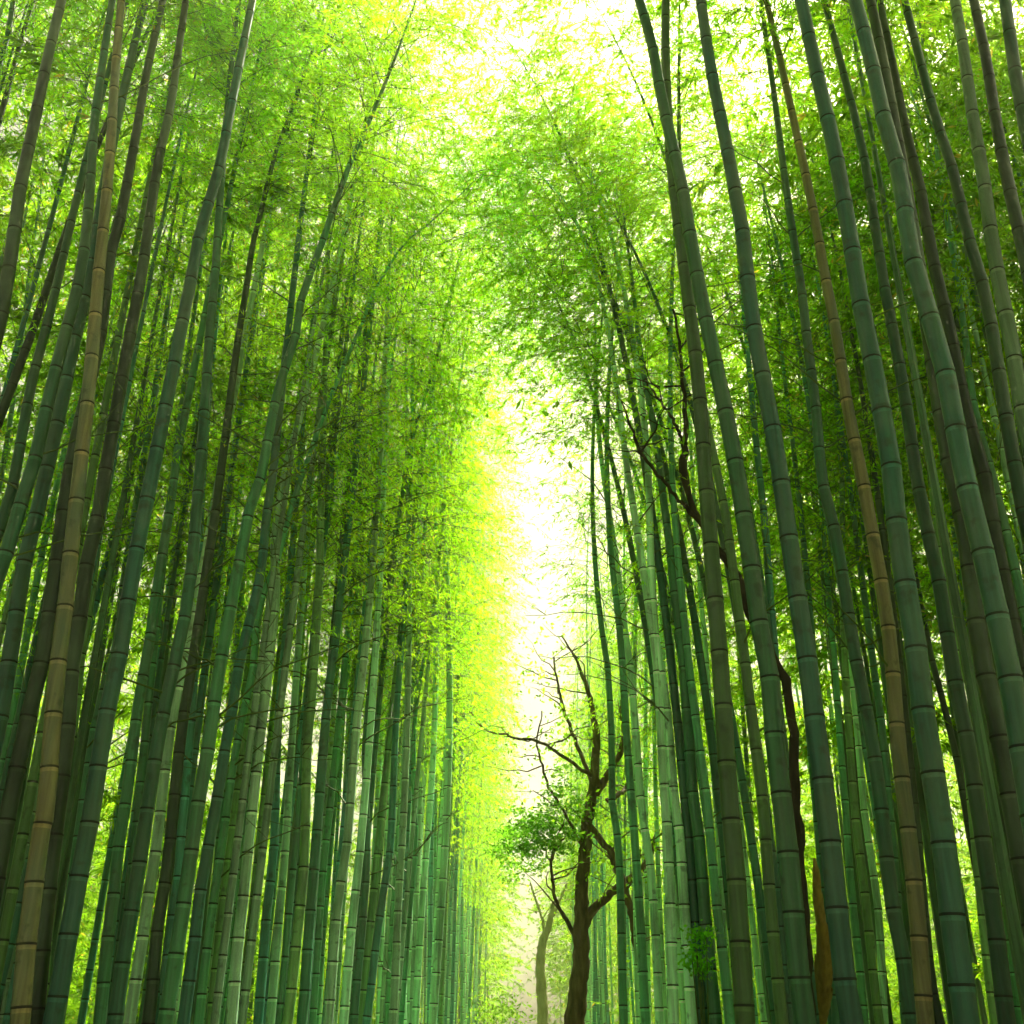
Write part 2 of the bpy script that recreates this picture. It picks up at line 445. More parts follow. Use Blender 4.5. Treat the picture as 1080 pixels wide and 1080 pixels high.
# ---- stems measured in the photograph: (points bottom to top), width in px, real diameter in m, tone
RIGHT = [
 ([(658,1080),(654,930),(651,880),(646,855),(645,780),(641,705),(637,680)], 9, .085, 'green'),
 ([(681,1080),(676,980),(669,880),(661,780),(655,680),(646,600)], 10, .09, 'green'),
 ([(696,1080),(691,980),(685,905),(677,855),(671,780),(665,705),(661,680),(650,590),(637,505)], 10, .095, 'pale'),
 ([(711,1080),(707,955),(704,880),(699,805),(695,730),(690,680),(677,592),(667,530),(661,492),(652,420),(640,340),(622,270),(598,215),(570,185)], 12, .10, 'pale', 12.6, .64, .6, .0),
 ([(730,1080),(725,1005),(720,930),(717,880),(712,855),(706,780),(701,730),(692,680),(687,605),(685,530),(680,450),(668,360),(650,270),(628,195),(600,130)], 12, .10, 'pale', 13.2, .64, .5, .0),
 ([(755,1080),(747,1005),(742,942),(737,880),(730,830),(725,755),(719,680),(712,630),(707,580),(700,530),(694,480),(676,375),(670,325),(664,275),(659,237)], 14.5, .12, 'green', 11.6, .62, .1, .0),
 ([(770,1080),(765,1030),(756,955),(751,905),(745,842),(735,767),(727,705),(724,677),(716,600)], 11, .09, 'green'),
 ([(786,1080),(780,980),(775,905),(770,855),(765,780),(760,705),(755,642),(749,567),(744,505),(736,397),(727,325),(719,262),(711,200)], 22, .12, 'olive'),
 ([(768,1080),(766,1055),(760,905),(756,855),(750,780),(744,680),(740,642),(734,555),(729,480)], 8, .08, 'pale'),
 ([(825,1080),(815,980),(809,905),(804,842),(794,767),(785,692),(772,592),(765,542),(755,492),(742,430),(733,370)], 14, .10, 'olive'),
 ([(850,1080),(845,1055),(832,905),(826,855),(817,780),(811,705),(800,655),(790,580),(780,517),(774,480),(757,395),(742,325),(730,262),(720,200),(715,178),(698,104),(687,44),(674,0)], 24, .125, 'green'),
 ([(900,1080),(893,1050),(872,855),(862,780),(851,692),(845,655),(834,580),(825,517),(820,480),(804,395),(792,325),(784,250),(775,200),(765,148),(750,74),(739,0)], 25, .125, 'teal'),
 ([(833,1080),(826,980),(822,800),(816,675),(812,630),(807,555),(800,492),(795,440)], 12, .10, 'teal'),
 ([(882,1080),(876,930),(870,860),(855,655),(847,567),(839,492),(832,435),(825,377),(817,302)], 10, .09, 'deep'),
 ([(960,1069),(953,1013),(940,947),(932,875),(925,817),(915,755),(902,692),(896,655),(882,567),(867,505),(861,435),(852,365),(845,302),(837,252),(828,190),(817,104),(808,40)], 17, .11, 'deep'),
 ([(976,1076),(965,939),(950,810),(945,755),(939,680),(930,617),(920,562),(907,492),(895,435),(882,352),(870,290),(861,240),(854,204),(835,118),(821,55),(808,0)], 19, .115, 'tan'),
 ([(915,800),(900,690),(868,520),(857,450),(843,370),(824,278),(802,185),(786,120)], 9, .085, 'deep'),
 ([(1020,1080),(1006,980),(994,880),(972,740),(966,680),(957,630),(946,555),(940,492),(922,390),(909,327),(899,265),(881,162),(861,75),(845,0)], 28, .13, 'teal'),
 ([(1062,1080),(1050,980),(1036,880),(1030,842),(1020,780),(1007,717),(1000,675),(989,605),(977,555),(965,492),(957,435),(945,365),(935,315),(925,252),(910,159),(887,67),(872,11)], 19, .115, 'deep'),
 ([(1050,1080),(1040,1000),(1025,850),(1010,700),(1000,630),(989,555),(980,492),(974,435),(962,365),(952,297),(942,252),(935,204),(920,140),(905,74)], 11, .09, 'olive'),
 ([(1125,1080),(1100,920),(1080,805),(1071,742),(1057,675),(1045,617),(1030,555),(1015,492),(1005,435),(995,385),(975,315),(957,252),(952,195),(935,137),(917,57),(902,0)], 29, .13, 'teal'),
 ([(1140,1080),(1100,850),(1080,720),(1052,580),(1045,542),(1036,492),(1019,435),(1000,340),(990,302),(980,252),(970,197),(955,137),(940,62),(927,0)], 21, .12, 'dark'),
 ([(1170,1080),(1130,800),(1100,640),(1072,500),(1057,415),(1047,352),(1037,302),(1022,252),(1005,180),(987,125),(972,70),(957,12)], 21, .12, 'deep'),
 ([(1130,1000),(1100,760),(1075,620),(1060,555),(1044,492),(1027,427),(1017,347),(1010,302),(1002,252),(985,140),(975,60)], 13, .10, 'deep'),
 ([(1180,1080),(1130,720),(1100,540),(1075,415),(1067,360),(1057,315),(1046,252),(1037,187),(1025,117),(1015,45),(1007,0)], 24, .125, 'grey'),
 ([(1230,1080),(1180,760),(1110,420),(1085,290),(1062,187),(1050,125),(1040,62),(1027,0)], 23, .12, 'dark'),
 ([(1270,1080),(1210,760),(1140,430),(1100,220),(1075,100),(1067,50),(1060,0)], 26, .13, 'deep'),
 ([(1105,1080),(1090,980),(1072,875),(1060,805),(1047,742),(1035,692),(1027,630),(1017,555),(1000,480),(990,420),(975,320)], 24, .125, 'dark'),
 ([(1075,1080),(1052,875),(1040,792),(1026,692),(1012,600)], 9, .09, 'green'),
 ([(1058,1080),(1045,1000),(1022,875),(1010,805),(995,742),(982,692),(970,630)], 9, .085, 'dark'),
 ([(912,1080),(906,1013),(900,958),(895,902),(891,842),(885,767),(880,692),(876,655),(870,580),(864,505)], 9, .085, 'green'),
 ([(928,1080),(923,1046),(912,940),(902,860),(895,767),(891,692),(888,600),(888,505),(882,430)], 10, .09, 'olive'),
 ([(933,1080),(927,969),(920,913),(911,850),(905,780),(896,690)], 9, .09, 'pale'),
 ([(955,1080),(945,930),(937,842),(930,767),(920,692),(908,600)], 10, .09, 'deep'),
 ([(992,1080),(982,1035),(971,924),(967,875),(957,780),(949,705),(936,600)], 11, .095, 'dark'),
]
LEFT = [
 ([(21,1080),(27,1005),(35,942),(42,880),(49,855),(54,780),(62,692),(67,655),(75,580),(82,517),(86,480),(92,427),(99,352),(104,290),(109,240),(115,175),(122,70),(128,0)], 21, .115, 'tan'),
 ([(-35,1080),(-10,960),(5,875),(17,817),(30,755),(45,692),(64,562),(72,505),(90,420),(105,360),(117,265),(125,240),(142,150),(155,75),(172,0)], 20, .115, 'dark'),
 ([(0,1080),(17,980),(25,905),(33,850),(45,780),(60,690)], 10, .09, 'dark'),
 ([(36,1080),(47,967),(56,892),(71,767),(75,705),(82,667),(92,592),(104,542),(112,492),(126,415),(135,365),(147,302),(155,252),(166,175),(180,112),(187,62),(196,0)], 20, .115, 'dark'),
 ([(42,1080),(50,980),(66,875),(72,805),(80,742),(85,692),(92,655),(100,592),(107,542),(117,480)], 13, .10, 'olive'),
 ([(55,1080),(61,1055),(69,1005),(80,942),(87,905),(97,855),(106,792),(117,730),(126,692),(132,655),(142,592),(152,542),(162,492),(175,427),(185,377),(195,327),(205,277),(212,240),(231,178),(244,111)], 21, .12, 'teal'),
 ([(60,1060),(80,900),(92,817),(100,767),(115,705),(124,675),(130,617),(140,555),(150,492),(160,435),(170,365),(180,302),(190,252),(202,187),(212,137),(222,87)], 11, .09, 'deep'),
 ([(105,1080),(112,1005),(120,942),(125,892),(135,830),(144,755),(150,717),(157,685),(160,655),(172,580),(182,517),(187,480),(197,427),(212,352)], 14, .10, 'green'),
 ([(121,1080),(129,1017),(140,955),(150,892),(157,842),(167,780),(177,730),(187,687),(195,650),(203,590),(210,505),(217,415),(221,352),(227,290),(230,240)], 17, .11, 'deep'),
 ([(136,1080),(150,992),(157,942),(165,892),(172,830),(180,767),(192,717),(200,680),(207,640)], 13, .10, 'grey'),
 ([(156,1080),(160,1052),(166,980),(174,930),(179,892),(185,830),(192,767),(203,700),(212,640),(220,587),(227,542),(232,505),(242,427),(250,365),(260,302),(267,255),(272,237),(289,167),(305,122)], 14, .10, 'dark'),
 ([(172,1080),(176,1020),(182,967),(189,917),(191,880),(196,830),(200,780),(204,730),(205,692),(207,650),(211,592),(212,542),(214,505),(220,430)], 11, .09, 'teal'),
 ([(177,1060),(186,1005),(194,952),(202,897),(210,842),(220,787),(227,735),(236,680),(241,655),(250,605),(260,555),(266,517),(275,505),(285,450),(295,405),(311,358),(318,315),(341,252),(367,178),(392,122)], 17, .11, 'green', 12.2),
 ([(195,1067),(204,1005),(211,942),(220,892),(229,842),(237,792),(246,742),(254,692),(274,610),(281,544),(287,507),(293,450)], 14, .10, 'teal'),
 ([(210,1075),(215,1027),(221,982),(227,937),(234,892),(241,842),(247,800),(257,750),(267,705),(272,644),(292,592),(307,536),(326,481),(342,436),(363,384),(381,344),(395,307),(425,259),(452,236)], 10.5, .08, 'green', 10.5, .50, .0, .0),
 ([(224,1055),(230,995),(235,950),(241,905),(246,867),(252,817),(260,772),(268,700)], 9, .085, 'olive'),
 ([(245,1067),(250,1005),(257,942),(262,892),(266,855),(275,770),(281,725),(287,662),(292,625),(289,570),(302,492),(312,455),(322,417)], 13, .10, 'grey'),
 ([(272,1080),(276,1030),(282,955),(289,892),(292,787),(296,725),(301,675),(305,625),(310,560)], 11, .095, 'teal'),
 ([(285,1080),(289,1030),(294,967),(299,917),(303,860),(308,780)], 10, .09, 'pale'),
 ([(303,1080),(305,1067),(314,980),(321,905),(324,787),(329,737),(332,687),(336,625),(338,560)], 12, .095, 'olive'),
 ([(318,1080),(320,1067),(325,992),(331,917),(334,880),(341,787),(347,725),(354,675),(359,625),(366,567),(372,517),(377,467),(382,417),(386,380),(392,326)], 12, .10, 'deep'),
 ([(329,1080),(331,1055),(337,967),(342,905),(348,850)], 9, .09, 'green'),
 ([(346,1080),(350,1030),(356,955),(364,905),(367,880),(375,775),(382,712)], 11, .095, 'grey'),
 ([(362,1080),(366,1030),(372,967),(379,905),(384,850)], 10, .09, 'pale'),
 ([(373,1080),(377,1030),(382,980),(387,905),(385,797),(387,762),(392,712),(399,662),(406,625),(412,600),(415,575),(422,535),(430,492),(437,455),(445,430)], 9, .09, 'deep'),
 ([(386,1080),(390,1055),(397,992),(406,930),(412,887),(417,775),(421,712),(425,662),(429,600)], 9, .09, 'teal'),
 ([(414,1080),(417,1030),(420,955),(424,890)], 9, .09, 'grey'),
 ([(422,1080),(425,1042),(432,955),(438,892),(436,787),(440,737),(446,700),(455,662),(464,625),(470,600),(476,572)], 8, .09, 'green', 9.5),
 ([(438,1080),(442,1005),(447,930),(452,870)], 8, .09, 'pale'),
 ([(456,1080),(460,1030),(467,930),(471,860)], 9, .10, 'pale'),
 ([(-50,560),(-20,420),(2,327),(14,252),(22,195),(37,125),(50,62),(65,0)], 19, .12, 'dark'),
 ([(-90,560),(-40,300),(-10,160),(5,107),(17,62),(35,0)], 14, .11, 'dark'),
 ([(-110,560),(-40,200),(5,50),(14,0)], 15, .115, 'teal'),
 ([(-10,560),(5,480),(22,365),(29,302),(36,252),(44,195),(47,137)], 8, .085, 'deep'),
 ([(-60,600),(-30,520),(2,435),(17,395),(35,347),(50,302),(67,252),(92,182),(112,132),(135,80),(165,12)], 13, .10, 'dark'),
 ([(-30,640),(5,542),(15,505),(32,410),(45,360),(60,300),(76,230)], 14, .10, 'deep'),
 ([(-20,660),(12,567),(22,530),(35,492),(50,427),(62,377),(82,302),(92,235),(100,125),(107,75)], 17, .11, 'deep'),
 ([(-45,1000),(-15,830),(5,730),(10,692),(15,667),(21,617),(32,567),(42,530),(50,492),(65,427),(77,365),(92,302),(104,230)], 20, .12, 'teal'),
 ([(-15,880),(2,805),(10,767),(20,717),(30,660)], 10, .09, 'green'),
 ([(-6,700),(12,617),(21,580),(30,530)], 7, .08, 'green'),
]
BARE_R, BARE_L = {2, 3, 4, 9, 15, 16, 14}, {6, 8, 10, 12, 13, 14, 16, 20, 22, 24, 27, 34, 36}
for q, a in enumerate(RIGHT): traced(*a, bare=6 if q in BARE_R else 0)
for q, a in enumerate(LEFT): traced(*a, bare=7 if q in BARE_L else 0)

# ------------------------------------------------------------------ bamboo: the rest of the grove, copies of a few grown ones
def proto(kind):
    """one grown bamboo: 14 m, nodding towards +X"""
    root = empty('bamboo', (0, 0, 0))
    H = 14.0
    z = np.linspace(0, 1, 60); b = (0.1, 0.3, 0.5, 0.8, 0.2, 1.5)[kind]
    P = np.stack([0.15 * z + b * z ** 3 + 0.3 * z ** 7, random.uniform(-.25, .25) * z ** 2 + 0.02 * np.sin(z * 9 + kind), H * (z - 0.07 * z ** 4)], axis=1)
    V, F, mi = culm_arrays(P, 0.05, H, inter=0.32, sides=10)
    link('culm', mesh_from('culm', V, [F], [M_CULM, M_SCAR, M_WAX], mi), root)
    fo = link('foliage', DENSE if kind == 5 else CROWNS[kind], root); place_crown(fo, P, (0.42, 0.42, 0.42, 0.42, 0.42, 0.77)[kind])
    if kind == 5: fo.scale = (1.0, 1.0, fo.scale[2] * 1.15)
    return root
PROTO = [proto(k) for k in range(6)]
used = set()
def grow(x, y, rz, sc, k, tone, tintc):
    """first call moves the grown one itself, later calls copy it with its parts"""
    src = PROTO[k]
    if k not in used:
        used.add(k); r = src; kids = list(src.children)
    else:
        r = src.copy(); COL.objects.link(r); kids = []
        for ch in list(src.children):
            c = ch.copy(); COL.objects.link(c); c.parent = r; kids.append(c)
    r.location = (x, y, 0); r.rotation_euler = (random.gauss(0, .022), random.gauss(0, .022), rz)
    sx = sc if k == 5 else sc * random.uniform(0.55, 0.88)
    r.scale = (sx, sx, sc * random.uniform(0.9, 1.12))
    for c in kids:
        if c.name.startswith('culm'):
            f = random.uniform(0.85, 1.15) * (1.0 if tone == 'tan' else 1.8 if y < 12 else 2.9); c.color = (*[f * v for v in CULM_TONE[tone]], 1)  # farther stems get a lighter base colour, standing in for missing light
        else: c.color = (*tintc, 1)
    return r

def edge_left(y): return -2.75 + 1.10 * min(1, max(0, (y - 7) / 7)) * 1.3
def edge_right(y): return 1.95 - 0.40 * min(1, max(0, (y - 6) / 9))
taken = [tuple(t[4][0][:2]) for t in TRACED]
FILL = []
def try_fill(x, y, gap):
    for a, b in taken:
        if abs(a - x) < gap and abs(b - y) < gap: return False
    taken.append((x, y)); return True
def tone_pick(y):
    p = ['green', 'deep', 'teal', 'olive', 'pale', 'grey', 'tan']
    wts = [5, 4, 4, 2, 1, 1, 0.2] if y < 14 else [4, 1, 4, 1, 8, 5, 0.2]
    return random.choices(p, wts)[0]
def fill(side, n, y0, y1, d0, d1, gap, power=1.0, scl=(0.85, 1.15), bare=0.0):
    c = tries = 0
    while c < n and tries < n * 30:
        tries += 1
        y = y0 + (y1 - y0) * random.random() ** power
        dd = d0 + (d1 - d0) * random.random() ** 1.5
        x = edge_left(y) - dd if side < 0 else edge_right(y) + dd
        if not try_fill(x, y, gap): continue
        rz = (0 if side < 0 else math.pi) + random.gauss(0, 0.6)
        if dd < 0.9: rz = random.gauss(0, 0.35)                       # the outermost rows lean alike, off the path on its right
        tn = tone_pick(y)
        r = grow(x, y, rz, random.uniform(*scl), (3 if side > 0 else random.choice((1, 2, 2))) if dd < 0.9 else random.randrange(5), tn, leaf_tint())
        if random.random() < bare:                       # young stems carry only a small head of leaves
            for ch in r.children:
                if ch.name.startswith('foliage'): ch.data = random.choice(LIGHT)
        FILL.append([r, x, y, tn, side]); c += 1
for x, y in ((2.0, 11.4), (1.75, 12.3), (2.3, 10.7), (2.5, 12.0), (2.6, 11.2), (3.0, 12.6), (1.6, 11.0), (2.2, 12.9)):      # the ones whose tops reach out over the path
    taken.append((x, y)); r = grow(x, y, math.pi + random.gauss(0, .25), random.uniform(0.94, 1.0), 5, 'deep', leaf_tint())
    FILL.append([r, x, y, 'deep', 1])
fill(-1, 56, 12, 42, 0.0, 1.6, 0.22, bare=0.5)
fill(1, 52, 14, 42, 0.0, 1.6, 0.22, bare=0.4)
fill(-1, 44, 8.5, 17, 0.2, 3.4, 0.2, bare=1.0)
fill(-1, 32, 13, 30, 0.0, 1.2, 0.15, bare=1.0)
fill(-1, 8, 7, 24, 1.0, 6.0, 0.45, bare=0.6)
fill(1, 18, 8, 26, 1.2, 6.0, 0.45, bare=0.2)

# ------------------------------------------------------------------ the mass of bamboo beyond: one object that nobody could count
def thicket(name, spots, leaf=0.14, low=False, tone=(0.10, 0.17, 0.08), label=None):
    VV, FF, MI, off = [], [], [], 0
    base = [crown_arrays(seed=40 + q, n_node=22, n_twig=9, n_leaf=10 if q < 3 else 13, leaf=leaf, width=1.25) for q in range(6)]
    for x, y, sc, bend, start in spots:
        TV, TF, LV, LF = base[random.randrange(3) + (3 if start > 0.24 else 0)]
        H = 14 * sc; a = random.uniform(0, 6.28); ca, sa = math.cos(a), math.sin(a)
        z = np.linspace(0, 1, 12)
        P = np.stack([x + bend * z ** 2.5, y + random.uniform(-.3, .3) * z, H * z], 1)
        V, F = tube(P, 0.05 * sc * (1 - 0.85 * z), 6)
        VV.append(V); FF.append(F + off); MI.append(np.full(len(F), 1)); off += len(V)
        Lc = H * (1 - start); k = Lc / 8.0
        for Q, fl, mi_ in ((LV, LF, 0),):
            W = Q * np.array([1.0 + 0.2 * k, 1.0 + 0.2 * k, k])
            W = np.stack([W[:, 0] * ca - W[:, 1] * sa, W[:, 0] * sa + W[:, 1] * ca, W[:, 2]], 1)
            zz = start + (1 - start) * np.clip(Q[:, 2] / 8.0, 0, 1)
            W = W + np.stack([x + bend * zz ** 2.5, np.full(len(W), y), np.full(len(W), H * start)], 1)
            VV.append(W); FF.append(fl + off); MI.append(np.full(len(fl), mi_)); off += len(W)
    o = link(name, mesh_from(name, np.concatenate(VV), [np.concatenate(FF)], [M_LEAF, M_FARCULM], np.concatenate(MI), smooth=False), color=(0.55, 0.60, 0.6))  # leaf tint darkened: shade put into the colour to tame full sun
    return tag(o, label=label, cat='bamboo', kind='stuff')
spots = []
for s in (-1, 1):
    for q in range(110):                                  # sunlit edge of the wood on the far side of each strip of grove
        y = 6 + 62 * random.random() ** 1.3
        spots.append((s * random.uniform(9.5, 16), y, random.uniform(0.65, 1.0), -s * random.uniform(-0.5, 0.5), random.uniform(0.0, 0.2)))
    for q in range(44 if s > 0 else 20):                  # tall crowns behind the stout front stems
        spots.append((s * random.uniform(3.6, 10), random.uniform(8.5, 20), random.uniform(1.0, 1.2), random.uniform(-0.6, 0.6), 0.52))
    for q in range(22 if s > 0 else 8):                   # deeper rows of the grove itself
        y = random.uniform(9, 45)
        spots.append((s * random.uniform(4.5, 9), y, random.uniform(0.85, 1.1), random.uniform(-0.6, 0.6), random.uniform(0.25, 0.45)))
    for q in range(120):                                   # low young growth in front of that edge
        y = 8 + 55 * random.random() ** 1.2
        spots.append((s * random.uniform(7.5, 14), y, random.uniform(0.22, 0.5), random.uniform(-0.5, 0.5), 0.0))
    for q in range(34):
        spots.append((s * random.uniform(4.0, 8), random.uniform(20, 52), random.uniform(0.22, 0.5), random.uniform(-0.5, 0.5), 0.0))
    for q in range(36):                                   # the grove closing in round the end of the path
        y = random.uniform(38, 85)
        e = edge_left(y) - 0.3 if s < 0 else edge_right(y) + 0.6
        spots.append((e + s * 5.0 * random.random() ** 1.4, y, random.uniform(0.85, 1.1), s * random.uniform(0.0, 0.6), random.uniform(0.12, 0.4)))
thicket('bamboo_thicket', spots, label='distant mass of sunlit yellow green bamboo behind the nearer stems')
back = []
for s in (-1, 1):
    for q in range(8):                                    # the grove goes on beside and behind the camera
        y = random.uniform(-15, 2.5)
        e = -3.4 if s < 0 else 2.9
        back.append((e + s * 5.0 * random.random(), y, random.uniform(0.95, 1.15), -s * random.uniform(0.2, 1.2), 0.45))
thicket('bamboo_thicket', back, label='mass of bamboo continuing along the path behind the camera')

# ------------------------------------------------------------------ trees among the bamboo
def limb(pts, radii_px, depth, Y=None, n=26, wob=0.03, sides=9, jit=0.008):
    """tube through measured points; returns V, F and the centre line"""
    P = np.array([at_depth(x, y, depth) if Y is None else at_plane(x, y, Y) for x, y in pts])
    rad = np.array(radii_px) / 2 / FPX * depth
    C = resample(np.hstack([P, rad[:, None]]), n)
    P, rad = C[:, :3], np.maximum(C[:, 3], 0.004)
    P = P + RNG.normal(size=P.shape) * jit
    V, F = tube(P, rad, sides, wob=wob)
    return V, F, P, rad
def twigs(P, rad, count, g, length=(0.4, 1.1)):
    VV, FF, off, ends = [], [], 0, []
    for q in range(count):
        k = g.integers(len(P) // 4, len(P))
        a = g.uniform(0, 6.28)
        d = np.array([math.cos(a), 0.7 * math.sin(a), g.uniform(-0.1, 0.9)]); L = g.uniform(*length)
        u = np.linspace(0, 1, 6)[:, None]
        p = P[k] + d * L * u + np.cumsum(g.normal(size=(6, 3)) * 0.05 * L, axis=0) * (u > 0)
        V, F = tube(p, np.linspace(min(0.014, rad[k] * 0.7), 0.003, 6), 4)
        VV.append(V); FF.append(F + off); off += len(V); ends += [p[3], p[4], p[5]]
    return VV, FF, ends
def leaf_cluster(centres, n, spread, g, size=0.09, flat=0.6):
    C = np.array(centres)[g.integers(0, len(centres), n)]
    P = C + g.normal(size=(n, 3)) * spread * np.array([1, 1, flat])
    D = norm(g.normal(size=(n, 3)) + np.array([0, 0, -0.35]))
    return leaves(P, D, g.uniform(0.7, 1.3, n) * size, g.uniform(0.8, 1.2, n) * size * 0.5)

def build_tree(name, label, depth, trunk, limbs, foliage, bark, leafm, seed, group=None, twig_n=7):
    g = np.random.default_rng(seed)
    base = at_depth(*trunk[0][0], depth); Y0 = base[1]
    pts, wd = trunk
    V, F, P, rad = limb(pts, wd, depth, Y=Y0, n=40, sides=14)
    # roots the trunk on the ground
    root = empty(name, (P[0][0], P[0][1], 0))
    tag(root, label, 'tree', group)
    o0 = np.array(root.location)
    low = np.array([[P[0][0], P[0][1], -0.05], [P[0][0], P[0][1], P[0][2] * 0.4], P[0]])
    V2, F2 = tube(resample(low, 6), np.linspace(rad[0] * 1.45, rad[0] * 1.01, 6), 14, wob=0.04)
    V = np.concatenate([V2, V]); F = np.concatenate([F2, F + len(V2)])
    link('trunk', mesh_from('trunk', V - o0, [F], [bark]), root)
    for lp, lw, dy in limbs:
        V, F, P, rad = limb(lp, lw, depth, Y=Y0, n=28)
        P2 = P.copy(); sh = np.linspace(0, 1, len(P))[:, None] * np.array([0, dy, 0])
        V = V + np.repeat(sh, 9, axis=0); P2 = P + sh
        tv, tf, ends = twigs(P2, rad, twig_n, g)
        VV, FF, off = [V], [F], len(V)
        for a, b in zip(tv, tf): VV.append(a)
        FF += [b + off for b in tf]
        link('branch', mesh_from('branch', np.concatenate(VV) - o0, [np.concatenate(FF)], [bark]), root)
        if foliage:
            LV, LF = leaf_cluster(ends, foliage, 0.28, g)
            link('foliage', mesh_from('foliage', LV - o0, [LF], [leafm], smooth=False), root, (1.9, 1.5, 1))
    return root, Y0, o0, g

trunk = ([(606,1080),(612,1024),(613,976),(614,939),(616,902),(620,865),(625,836),(628,815)], [22, 19, 17, 15, 13.5, 13, 12, 9])
limbs = [
 ([(613,985),(620,966),(630,955),(647,939),(658,930),(670,921),(684,905),(692,887),(697,870)], [12, 12, 10, 9, 8, 7, 7, 6, 4], 0.4),
 ([(621,872),(628,878),(636,888),(644,898),(652,915),(660,938),(668,966),(673,1006)], [10, 9, 8, 8, 9, 9, 8, 5], 0.3),
 ([(628,820),(622,816),(614,813),(598,803),(581,793),(562,785),(545,785),(532,782),(517,780),(507,774),(498,763)], [6, 5, 4.2, 4, 3.8, 3.4, 3, 2.6, 2.2, 2, 1.4], -0.6),
 ([(626,832),(620,812),(614,796),(607,776),(600,757),(595,743),(590,718),(586,695),(585,683)], [6, 5, 5, 4.5, 4, 4, 3, 2.5, 2], 0.5),
 ([(627,830),(628,800),(629,773),(626,752),(623,735),(617,715),(612,702),(606,688),(594,668)], [11, 10, 9, 7, 6, 5, 4, 3, 2], 0.2),
 ([(628,838),(640,818),(650,800),(656,788),(660,765),(657,740),(662,718)], [9, 8, 7, 7, 5, 4, 3], 0.7),
 ([(612,890),(603,872),(590,850),(577,828),(570,805),(566,784),(572,755)], [4, 3.5, 3.5, 3, 2.5, 2, 1.5], -0.3),
 ([(606,985),(601,976),(594,965),(586,950),(583,930),(581,910),(588,896),(595,887)], [5, 5, 4.5, 4, 3.5, 3, 2.5, 2], -0.3),
 ([(640,845),(655,832),(668,820),(684,812)], [6, 6, 5, 3], 1.0),
]
root, YT, o0, g = build_tree('crooked_tree', 'dark crooked tree with bare forked limbs standing in the bright gap of the path',
    16.5, trunk, limbs, 150, M_BARK, M_TLEAF, 5)
# the one dense spray of dark leaves on its side facing the path
LVs, LFs, off = [], [], 0
for q in range(80):                                   # flat loose sprays, thinning towards the path
    t = random.random() ** 0.8; x = 612 - 82 * t + random.gauss(0, 5)
    y = 845 + 44 * t + random.gauss(0, 24) * (1.25 - 0.7 * t)
    c = at_plane(x, y, YT - 0.2 + random.uniform(-.6, .6))
    e = c + np.array([random.gauss(0, .22), random.gauss(0, .22), random.gauss(-.05, .06)])
    k = random.randint(25, 90); u = RNG.random((k, 1))
    P_ = c + (e - c) * u + RNG.normal(size=(k, 3)) * np.array([.10, .10, .035])
    D_ = norm(RNG.normal(size=(k, 3)) * np.array([1, 1, .5]) + np.array([0, 0, -.3]))
    v, f = leaves(P_, D_, RNG.uniform(.05, .095, k), RNG.uniform(.022, .04, k)); LVs.append(v); LFs.append(f + off); off += len(v)
    tv, tf = tube(np.stack([c + (c - e) * .6, c, e]), np.array([.006, .004, .002]), 3); LVs.append(tv); off += len(tv)
link('foliage', mesh_from('foliage', np.concatenate(LVs) - o0, [np.concatenate(LFs)], [M_TLEAF], smooth=False), root, (0.95, 1.0, 1.0))

trunk = ([(852,1080),(846,960),(840,860),(834,745),(822,705),(810,688),(797,660),(783,620),(770,597),(752,570),(737,547)], [16, 14, 12, 11, 12, 13, 12, 12, 11, 10, 8])
limbs = [
 ([(740,550),(730,545),(718,536),(705,524),(693,514),(680,503),(668,485),(659,468),(651,453)], [8, 6, 5, 4.5, 4.5, 4.5, 4, 3, 2], -0.5),
 ([(737,548),(731,535),(727,520),(724,500),(721,480),(722,465),(724,440),(722,400),(718,350),(712,310)], [9, 9, 8, 12, 11, 8, 7, 5, 4, 3], 0.2),
 ([(723,470),(716,460),(708,445),(698,432),(688,423),(678,410)], [5, 4.5, 4, 3.5, 3, 2], -0.2),
]
build_tree('leaning_tree', 'dark leaning trunk with a knotted fork, half hidden behind the stout stems beside path',
    9.0, trunk, limbs, 60, M_DARKBARK, M_TLEAF, 6, twig_n=4)

trunk = ([(573,1080),(571,1045),(570,1015),(573,992),(579,975),(584,950)], [12, 11, 10, 9, 7, 4])
limbs = [([(575,990),(571,965),(564,945),(560,930)], [4, 3, 2.5, 2], 0.2), ([(580,972),(590,950),(598,930)], [4, 3, 2], 0.2)]
build_tree('pale_tree', 'slim pale yellow trunk alone in the white gap left of the crooked tree',
    24.0, trunk, limbs, 60, M_PALEBARK, M_TLEAF, 8, twig_n=4)

# sheathed yellow shoot among the stout stems
d = 10.5
V, F, P, rad = limb([(864,1088),(866,1060),(868,1030),(870,1003),(867,978),(863,950),(861,925),(859,905)], [11, 17, 18, 16, 11, 9, 7, 3], d, n=40, wob=0.02, sides=14, jit=0.002)
rt = empty('bamboo_shoot', (P[0][0], P[0][1], 0)); tag(rt, 'thick yellow brown bamboo shoot in papery sheaths between two stout culms', 'bamboo shoot')
lowV, lowF = tube(np.array([[P[0][0], P[0][1], 0], [P[0][0], P[0][1], P[0][2] * .5], P[0]]), np.array([rad[0] * .9, rad[0] * .95, rad[0]]), 14)
link('stalk', mesh_from('stalk', np.concatenate([lowV, V]) - np.array(rt.location), [np.concatenate([lowF, F + len(lowV)])], [M_SHEATH]), rt)
for k in (4, 11, 18, 25, 31):
    sp = P[k:k + 7]; V, F = tube(sp, rad[k:k + 7] * np.linspace(1.06, 1.24, len(sp)) , 14)
    link('sheath', mesh_from('sheath', V - np.array(rt.location), [F], [M_SHEATH]), rt)

